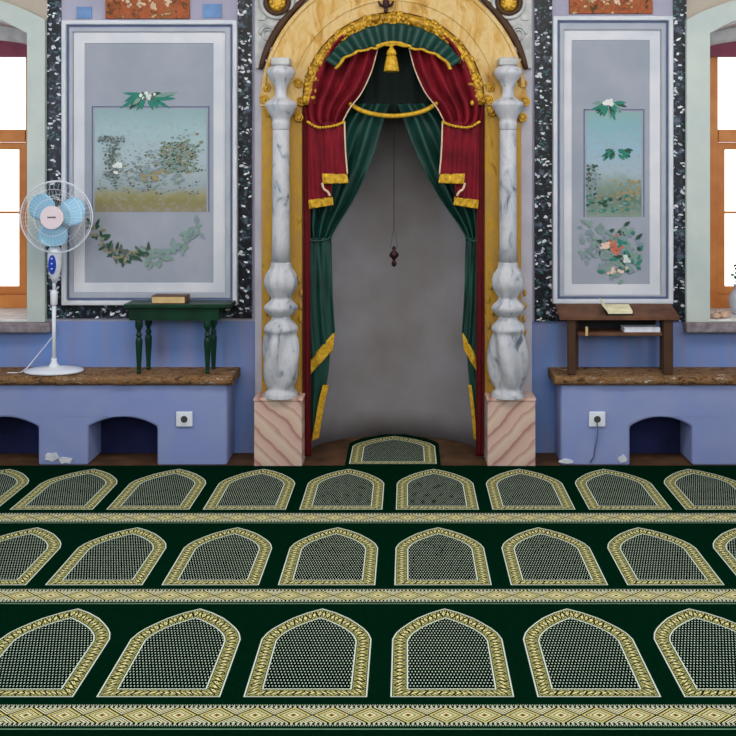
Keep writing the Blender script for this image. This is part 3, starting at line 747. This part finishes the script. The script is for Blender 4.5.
    bm = bmn(); tube(bm, [P(*interp(g([(465, 236), (470, 240), (476, 241), (481, 238)]), i/10), 5.165) for i in range(11)], .006, 6); obj('tieback', bm, 'green', c2)
# dark lining behind the top
bm = bmn()
def lin_fn(i, j):
    s = i/80; px = 306+175*s; dx = (px-393.5)/90.5
    top = 104-82*math.sqrt(max(0, 1-dx*dx*.98)); bot = 102+13*math.cos(min(1, abs(dx)/.55)*PI/2)
    py = top+(bot-top)*j/14
    return (X(px, 5.232), 5.232+.006*math.sin(s*70), Z(py, 5.232))
grid(bm, lin_fn, 81, 15)
lining = obj('lining_curtain', bm, 'darkgreen', solid=.004); tag(lining, 'short dark green lining curtain across the top of the niche, behind the tassel', 'curtain')
bm = bmn(); pts = [(346, 101), (360, 110), (376, 114.5), (393, 116), (410, 114.5), (426, 110), (440, 101)]
tube(bm, [P(*interp(pts, i/30), 5.158-.012*math.sin(PI*i/30)) for i in range(31)], .0125, 8)
tag(obj('gold_swag_cord', bm, 'goldcloth'), 'thick gold cord sagging across the niche below the tassel', 'cord')
# valance
V_ = thing('valance', (ax, 5.14, az+.3), 'pleated green valance with gold scalloped edge under the gilded arch', 'valance')
def low(t):                                           # lower edge, px offset from arch centre at angle t
    c = math.cos(t); R_ = 56+12*min(1, abs(c)/.75)**1.5
    if abs(c) < .27: R_ = 60
    return R_
bm = bmn(); n = 150
def vf(i, j):
    t = .56+(PI-1.12)*i/(n-1); r0 = 80; r1 = low(t)-1.3*abs(math.sin(t*14.5))
    r = r0+(r1-r0)*j/8
    y = 5.095+.016*math.sin(t*29)-.004*j/8
    return (X(393.5+r*math.cos(t), 5.12), y, Z(104-r*math.sin(t), 5.12))
grid(bm, vf, n, 9); obj('pleated_cloth', bm, 'green', V_, solid=.004)
bm = bmn()
for i in range(64):
    t = .56+(PI-1.12)*i/63; r = low(t)-1.3*abs(math.sin(t*14.5))
    ball(bm, (X(393.5+r*math.cos(t), 5.08), 5.074, Z(104-r*math.sin(t), 5.08)), .0088, 1.3, .7, .8, 6)
obj('gold_edging', bm, 'goldcloth', V_)
bm = bmn()
for i in range(13):
    px = 378+i*30/12; ball(bm, (X(px, 5.08), 5.072, Z(46-3.4*math.sin(PI*i/12), 5.08)), .010, 1.3, .7, .9, 6)
obj('gold_centre_band', bm, 'goldcloth', V_)
tc = P(391.5, 60, 5.045)
Tt = thing('tassel', (tc.x, tc.y, Z(72, 5.07)), 'gold tassel hanging in the middle of the niche arch', 'tassel')
bm = bmn(); k = 5.07/F
lathe(bm, (tc.x, tc.y, 0), [(7.2*k, Z(72, 5.07)), (7.4*k, Z(71, 5.07)), (6.2*k, Z(64, 5.07)), (5*k, Z(58, 5.07)), (4*k, Z(56.4, 5.07))], 32, lambda a, z: 1+.07*math.sin(a*12)); obj('fringe_skirt', bm, 'goldcloth', Tt)
bm = bmn(); lathe(bm, (tc.x, tc.y, 0), [(4.2*k, Z(56.2, 5.07)), (5*k, Z(54, 5.07)), (4*k, Z(51, 5.07)), (2*k, Z(49, 5.07)), (1*k, Z(44, 5.07))], 20); obj('tassel_head', bm, 'goldcloth', Tt)
# hanging ornament
YH = 5.38
c = P(394, 250, YH)
L_ = thing('hanging_ornament', (c.x, YH, Z(267, YH)), 'small dark red pendant hanging on a thin chain inside the niche', 'pendant')
bm = bmn(); tube(bm, [(c.x, YH, Z(226, YH)), (c.x, YH, Z(18, YH)+.0)], .0022, 6)
for sg in (-1, 1): tube(bm, [(c.x, YH, Z(226, YH)), (c.x+sg*.021, YH, Z(248, YH))], .0014, 6)
obj('chain', bm, 'chain', L_)
bm = bmn(); k = YH/F
lathe(bm, (c.x, YH, 0), [(.5*k, Z(246, YH)), (2.4*k, Z(248, YH)), (1.4*k, Z(250.5, YH)), (4.6*k, Z(253.5, YH)), (4.8*k, Z(256, YH)), (1.6*k, Z(259.5, YH)), (1.2*k, Z(260.5, YH)), (2.7*k, Z(263, YH)), (2.2*k, Z(265.5, YH)), (.3*k, Z(267, YH))], 20)
obj('pendant_body', bm, 'iron', L_)

# ---------------------------------------------------------------- carpets
PITCH = .4355; XC0 = .1345
CXL, CXR = XC0-7.5*PITCH, XC0+6.5*PITCH
OUT = [(-.184, 0), (-.184, .18), (-.184, .352), (-.172, .395), (-.155, .428), (-.128, .466), (-.0985, .503), (-.05, .545), (0, .576)]
INN = [(-.131, .046), (-.131, .18), (-.131, .340), (-.122, .372), (-.110, .395), (-.090, .424), (-.068, .447), (-.034, .477), (0, .502)]
def full(P_): return P_+[(-x, y) for x, y in P_[-2::-1]]
OUTF, INNF = full(OUT), full(INN)
KZ = (EYE-.0104)/EYE                                  # pile height of the carpets
def niche_motif(bm, cx, y0, z, s=1.0, sy=1.0):
    o = [(cx+x*s, y0+y*sy) for x, y in OUTF]; i_ = [(cx+x*s, y0+y*sy) for x, y in INNF]
    lay = bm.loops.layers.uv.verify(); n = len(o)
    ov = [bm.verts.new((x, y, z)) for x, y in o]; iv = [bm.verts.new((x, y, z)) for x, y in i_]
    u = [0]
    for k in range(1, n+1):
        a, b_ = o[k-1], o[k % n]; c_, d_ = i_[k-1], i_[k % n]
        u.append(u[-1]+.5*(math.hypot(a[0]-b_[0], a[1]-b_[1])+math.hypot(c_[0]-d_[0], c_[1]-d_[1])))
    for k in range(n):
        k2 = (k+1) % n
        f = bm.faces.new((ov[k], ov[k2], iv[k2], iv[k])); f.material_index = 1
        for l, q in zip(f.loops, ((u[k], 0), (u[k+1], 0), (u[k+1], 1), (u[k], 1))): l[lay].uv = q
    vs = [bm.verts.new((x, y, z)) for x, y in i_]
    f = bm.faces.new(vs); f.material_index = 2
def uvquad(bm, x0, x1, y0, y1, z, u0, u1, mi):
    lay = bm.loops.layers.uv.verify()
    f = bm.faces.new([bm.verts.new(p) for p in ((x0, y0, z), (x1, y0, z), (x1, y1, z), (x0, y1, z))]); f.material_index = mi
    for l, q in zip(f.loops, ((u0, 0), (u1, 0), (u1, 1), (u0, 1))): l[lay].uv = q
TH = .010
def roll(y0, y1, base, stripe, line, label, s=1, x0=CXL, x1=CXR, ks=range(-7, 7), sy=1, pitch=.4368, cx0=XC0):
    y0 *= KZ; y1 = y1*KZ if y1 < 5 else y1; base *= KZ; line *= KZ; stripe = (stripe[0]*KZ, stripe[1]*KZ); pitch *= KZ; cx0 *= KZ; s *= KZ; sy *= KZ
    x0, x1 = (-3.2, 3.0)
    ks = [k for k in range(-9, 9) if x0 < cx0+k*pitch-.2 and cx0+k*pitch+.2 < x1]
    bm = bmn(); box(bm, x0, x1, y0+.0008, y1-.0008, .0005, TH)
    if stripe:
        a, c = stripe; n = (x1-x0)/.109
        uvquad(bm, x0, x1, a, c, TH+.0004, -(.112-x0)/.109+.5, (x1-.112)/.109+.5, 3)
        uvquad(bm, x0, x1, line, line+.005, TH+.0004, 0, 1, 4)
    for k in ks: niche_motif(bm, cx0+k*pitch, base, TH+.0004, s, sy)
    for f in bm.faces:
        if f.normal.z < 0 and f.material_index: f.normal_flip()
    o = obj('prayer_carpet', bm, ['cg', 'cr', 'cf', 'cs', 'cline'], recalc=False)
    return tag(o, label, 'carpet')
roll(1.87, 2.645, 2.03, (1.90, 2.009), 1.885, 'green prayer carpet at the bottom edge of the photo, nearest the viewer')
roll(2.645, 3.425, 2.821, (2.672, 2.781), 2.655, 'long green prayer carpet with the largest arch motifs, front row')
roll(3.425, 4.222, 3.591, (3.448, 3.557), 3.433, 'long green prayer carpet with arch motifs, middle of the three rows', sy=1.02, pitch=.4403, cx0=.1363)
roll(4.222, 5.036, 4.402, (4.243, 4.356), 4.23, 'long green prayer carpet running along the foot of the benches', sy=1.055, s=1.045, pitch=.4475, cx0=.141)
bm = bmn()
xc = X(393, 5.095)
pts = [(xc-.255, 5.0352), (xc+.255, 5.0352), (xc+.255, 5.46), (xc+.19, 5.56), (xc+.06, 5.645), (xc-.06, 5.645), (xc-.19, 5.56), (xc-.255, 5.46)]
vs = [bm.verts.new((x, y, .0035)) for x, y in pts]; f = bm.faces.new(vs)
e = bmesh.ops.extrude_face_region(bm, geom=[f]); bmesh.ops.translate(bm, verts=[g for g in e['geom'] if isinstance(g, bmesh.types.BMVert)], vec=(0, 0, TH-.0035))
bmesh.ops.recalc_face_normals(bm, faces=bm.faces[:])
niche_motif(bm, xc, 5.065, TH+.0004, 1.27, .93)
for f in bm.faces:
    if f.normal.z < 0 and f.material_index: f.normal_flip()
tag(obj('prayer_rug', bm, ['cg', 'cr', 'cf'], recalc=False), 'small green prayer rug with one arch motif inside the niche', 'rug')

# ---------------------------------------------------------------- fan
YF = 5.165; k = YF/F; fx = X(54, YF); BT = .479
Fn = thing('standing_fan', (fx, YF, BT), 'white standing fan with pale blue blades on the left bench', 'fan')
bm = bmn(); lathe(bm, (fx, YF, BT+.0015), [(.105, 0), (.112, .004), (.11, .012), (.07, .022), (.03, .030), (.02, .045), (.014, .06), (.014, .075)], 48, lambda a, z: 1+.42*abs(math.cos(a))**3 if z < .03 else 1)
obj('base', bm, 'whiteplastic', Fn)
bm = bmn(); tube(bm, [(fx, YF, BT+.07), (fx, YF, Z(300, YF))], .0105, 16); obj('lower_pole', bm, 'whiteplastic', Fn)
bm = bmn(); lathe(bm, (fx, YF, 0), [(.011, Z(306, YF)), (.018, Z(304, YF)), (.019, Z(293, YF)), (.013, Z(290, YF))], 20); obj('height_collar', bm, 'whiteplastic', Fn)
bm = bmn(); tube(bm, [(fx, YF, Z(292, YF)), (fx+.002, YF, Z(278, YF))], .0085, 14); obj('upper_pole', bm, 'whiteplastic', Fn)
bm = bmn(); lathe(bm, (fx+.004, YF, 0), [(.010, Z(283, YF)), (.026, Z(276, YF)), (.037, Z(264, YF)), (.038, Z(254, YF)), (.030, Z(248, YF)), (.018, Z(246, YF))], 24); ctl = obj('control_housing', bm, 'whiteplastic', Fn)
bm = bmn(); cxx = fx+.004
plate(bm, [(cxx+.021*math.cos(2*PI*i/20), Z(264, YF)+.052*math.sin(2*PI*i/20)) for i in range(20)], [], YF-.043, YF-.034); obj('control_panel', bm, 'blueplastic', ctl, bevel=.002)
bm = bmn()
for q in range(3): ball(bm, (cxx, YF-.044, Z(258+q*5, YF)), .005, 1, .6, .8, 8)
obj('button', bm, 'whiteplastic', ctl)
hc = P(56.5, 217, YF-.05)
bm = bmn(); lathe(bm, (0, 0, 0), [(.03, -.08), (.055, -.07), (.06, -.03), (.05, 0), (.04, .012)], 28)
bmesh.ops.rotate(bm, verts=bm.verts[:], matrix=__import__('mathutils').Matrix.Rotation(PI/2, 3, 'X')); bmesh.ops.translate(bm, verts=bm.verts[:], vec=(hc.x, YF-.0, hc.z))
obj('motor_housing', bm, 'whiteplastic', Fn)
bm = bmn(); tube(bm, [(fx+.004, YF, Z(247, YF)), (hc.x, YF+.01, hc.z-.03)], .018, 12); obj('neck', bm, 'whiteplastic', Fn)
for a0 in (2.55, .32, -1.75):
    bm = bmn()
    def bf(i, j):
        r = .035+.128*i/15; wv = (j/9-.5)*2
        sh = .085*math.sin(min(1, .25+.85*i/15)*PI*.62)**.8
        if i > 12: sh *= (1-((i-12)/3.6)**2)
        a = a0+wv*sh/max(r, .07)*.95
        return (hc.x+r*math.cos(a), hc.y-.004+.014*wv, hc.z+r*math.sin(a))
    grid(bm, bf, 16, 10); obj('blade', bm, 'blade', Fn, solid=.002)
def disc(bm, r, y0, y1): plate(bm, [(hc.x+r*math.cos(2*PI*i/32), hc.z+r*math.sin(2*PI*i/32)) for i in range(32)], [], y0, y1)
bm = bmn(); disc(bm, .038, hc.y-.03, hc.y+.03); obj('hub', bm, 'whiteplastic', Fn)
GR = .194
bm = bmn()
for (r, y, rad) in ((GR, hc.y, .0035), (.19, hc.y-.018, .0012), (.15, hc.y-.046, .0012), (.10, hc.y-.058, .0012), (.19, hc.y+.018, .0012), (.12, hc.y+.042, .0012)):
    tube(bm, [(hc.x+r*math.cos(2*PI*i/48), y, hc.z+r*math.sin(2*PI*i/48)) for i in range(48)], rad, 6, 0, True)
for i in range(44):
    a = 2*PI*i/44; ca, sa = math.cos(a), math.sin(a)
    tube(bm, [(hc.x+r*ca, y, hc.z+r*sa) for r, y in ((.05, hc.y-.062), (.11, hc.y-.057), (.16, hc.y-.042), (.187, hc.y-.02), (GR, hc.y))], .0005, 4)
    tube(bm, [(hc.x+r*ca, y, hc.z+r*sa) for r, y in ((GR, hc.y), (.18, hc.y+.024), (.13, hc.y+.042), (.058, hc.y+.048))], .0005, 4)
gd = obj('guard', bm, 'whiteplastic', Fn)
bm = bmn(); disc(bm, .062, hc.y-.070, hc.y-.060); badge = obj('guard_badge', bm, 'pinkplastic', gd, bevel=.004)
bm = bmn()
for i in range(6): box(bm, hc.x-.022+i*.0076, hc.x-.022+i*.0076+.0055, hc.y-.0712, hc.y-.0702, hc.z-.003, hc.z+.005)
obj('badge_mark', bm, 'black', badge)
bm = bmn(); tube(bm, [P(53, 336, 5.20), P(46, 345, 5.22), P(36, 357, 5.22), P(27, 368, 5.19), P(20, 373, 5.15), (X(8, 5.14), 5.13, BT+.004)], .0032, 6)
tag(obj('power_cord', bm, 'whiteplastic'), 'thin white cord trailing down from the standing fan pole', 'cord')

# ---------------------------------------------------------------- green stool + book
ST = thing('side_table', (X(180, 5.17), 5.17, BT), 'dark green side table with turned legs on the left bench', 'table')
zt = Z(304, 5.1)
xa_, xb_ = X(124, 5.1), X(231, 5.1)
bm = bmn(); box(bm, xa_, xb_, 5.09, 5.255, zt-.022, zt); obj('tabletop', bm, 'greenpaint', ST, bevel=.004)
bm = bmn(); xl, xr = X(130, 5.13), X(220, 5.15); za = Z(320, 5.13)
plate(bm, [(xl, za), (xr, za), (xr, zt-.0225), (xl, zt-.0225)], [], 5.112, 5.132); box(bm, xl, xr, 5.222, 5.24, za, zt-.0225)
box(bm, xl, xl+.018, 5.1325, 5.2215, za, zt-.0225); box(bm, xr-.018, xr, 5.1325, 5.2215, za, zt-.0225); obj('apron', bm, 'greenpaint', ST)
hh = za-BT-.0015
for lx, ly in ((X(139, 5.122), 5.122), (X(148.5, 5.232), 5.232), (X(207.5, 5.122), 5.122), (X(213.5, 5.232), 5.232)):
    bm = bmn(); pr = [(.008, 0), (.014, .03), (.011, .08), (.017, .45), (.0185, .62), (.012, .68), (.017, .72), (.011, .77), (.012, .82), (.020, .88), (.020, 1.0)]
    lathe(bm, (lx, ly, BT+.001), [interp([(r, z*hh) for r, z in pr], i/50) for i in range(51)], 16); obj('leg', bm, 'greenpaint', ST)
def book(name, x0, x1, y0, y1, z0, th, cov, pg, label):
    t = thing(name, ((x0+x1)/2, (y0+y1)/2, z0), label, 'book')
    bm = bmn(); box(bm, x0, x1, y0, y1, z0+.0005, z0+.004); box(bm, x0, x1, y0, y1, z0+th-.0035, z0+th); box(bm, x1-.004, x1, y0, y1, z0+.004, z0+th-.0035); obj('cover', bm, cov, t, bevel=.001)
    bm = bmn(); box(bm, x0+.003, x1-.0045, y0+.003, y1-.003, z0+.0042, z0+th-.0037); obj('pages', bm, pg, t); return t
book('closed_book', X(152, 5.12), X(186, 5.12), 5.105, 5.21, zt, .042, 'leather', 'paper', 'thick closed brown book lying on the green side table')

# ---------------------------------------------------------------- brown lectern table (right)
LT = thing('reading_table', (X(618, 5.17), 5.17, BT), 'low brown wooden reading table with sloping top on the right bench', 'table')
zf, zr = Z(316, 5.085), Z(316, 5.085)+.045
xa_, xb_ = X(559, 5.1), X(679, 5.09)
def slab(bm, x0, x1, yf, yb, zf_, zb_, th):
    vs = box(bm, x0, x1, yf, yb, 0, 1)
    for v in vs:
        base = zf_ if abs(v.co.y-yf) < 1e-5 else zb_
        v.co.z = base-(th if v.co.z < .5 else 0)
bm = bmn(); slab(bm, xa_, xb_, 5.075, 5.245, zf, zr, .022); obj('sloping_top', bm, 'brown', LT, bevel=.003)
for lx, ly, w_ in ((X(571, 5.12), 5.105, .021), (X(667, 5.12), 5.105, .026), (X(575, 5.22), 5.225, .018), (X(664, 5.22), 5.225, .02)):
    bm = bmn(); ztl = zf-.024+(ly-.016-5.075)/.17*.045
    box(bm, lx-w_, lx+w_, ly-.015, ly+.015, BT+.0005, ztl); obj('leg', bm, 'darkbrown', LT, bevel=.004)
sh = Z(335, 5.12); xl, xr = X(577, 5.12), X(661, 5.12)
bm = bmn(); box(bm, xl-.001, xr+.001, 5.09, 5.24, sh, sh+.018); shf = obj('shelf', bm, 'brown', LT, bevel=.002)
bm = bmn(); box(bm, xl, xr, 5.232, 5.244, sh+.0185, zr-.03); obj('back_board', bm, 'black', LT)
bm = bmn(); box(bm, X(585, 5.1), X(587.5, 5.1), 5.086, 5.0898, sh+.001, sh+.05); obj('latch', bm, 'paper', LT)
book('closed_book', X(624, 5.1), X(660, 5.1), 5.095, 5.19, sh+.018, .026, 'whitepaper', 'whitepaper', 'flat white book on the shelf under the reading table top')
OB = thing('open_book', (X(617, 5.11), 5.12, zf+.012), 'open book with cream pages on the sloping table top', 'book')
bx0, bx1 = X(602, 5.1), X(632, 5.1); bc = bx0+.045
bm = bmn(); slab(bm, bx0+.03, bx1, 5.085, 5.175, zf+.0285, zf+.0285+.0235, .018); obj('page_block', bm, 'openpage', OB, bevel=.002)
bm = bmn()
vs = [(bx0, 5.087, zf+.055), (bx0+.004, 5.087, zf+.062), (bx0+.036, 5.087, zf+.024), (bx0+.030, 5.087, zf+.018)]
a = [bm.verts.new(p) for p in vs]; b_ = [bm.verts.new((p[0], 5.175, p[2]+.024)) for p in vs]
bm.faces.new(a); bm.faces.new(b_[::-1])
for i in range(4): bm.faces.new((a[i], b_[i], b_[(i+1) % 4], a[(i+1) % 4]))
obj('raised_page', bm, 'openpage', OB)
bm = bmn(); slab(bm, bx0+.02, bx1+.004, 5.082, 5.178, zf+.0095, zf+.0095+.0254, .004); obj('cover', bm, 'black', OB)

# ---------------------------------------------------------------- sill objects (right window)
sz = SILLZ+.008; vy = 5.50; vx = X(741, vy)
V2 = thing('potted_plant', (vx, vy, sz), 'pale porcelain pot with green sprigs on the right window sill', 'plant')
bm = bmn(); lathe(bm, (vx, vy, sz), [(.035, .001), (.045, .006), (.066, .05), (.072, .085), (.06, .12), (.04, .145), (.038, .16), (.046, .172), (.042, .172), (.03, .16)], 32); obj('pot', bm, 'porcelain', V2)
bm = bmn(); R = random.Random(2)
for q in range(9):
    a = R.uniform(0, 2*PI); tip = Vector((vx+.09*math.cos(a)*R.uniform(.4, 1), vy+.07*math.sin(a), sz+R.uniform(.22, .33)))
    st = Vector((vx, vy, sz+.15)); tube(bm, [st, (st+tip)/2+Vector((0, 0, .02)), tip], .0025, 5)
    for j in range(6):
        p = st.lerp(tip, .35+j*.13); ball(bm, p+Vector((R.uniform(-.015, .015), R.uniform(-.01, .01), 0)), .012, 1, .3, .6, 6)
obj('sprigs', bm, 'leafgreen', V2)
for q, (px, yy, r, lab) in enumerate(((716, 5.33, .026, 'leftmost beige stone on the right window sill'), (724, 5.36, .03, 'beige stone beside the porcelain pot on the right window sill'), (719, 5.45, .024, 'small beige stone behind the other two on the right window sill'))):
    bm = bmn(); lathe(bm, (X(px, yy), yy, sz+.0005), [(r*.5, 0), (r*1.1, r*.3), (r*1.15, r*.6), (r*.8, r*1.1), (.001, r*1.3)], 12, lambda a, z: 1+.12*math.sin(a*3+q)); tag(obj('stone', bm, 'stonebeige'), lab, 'stone')
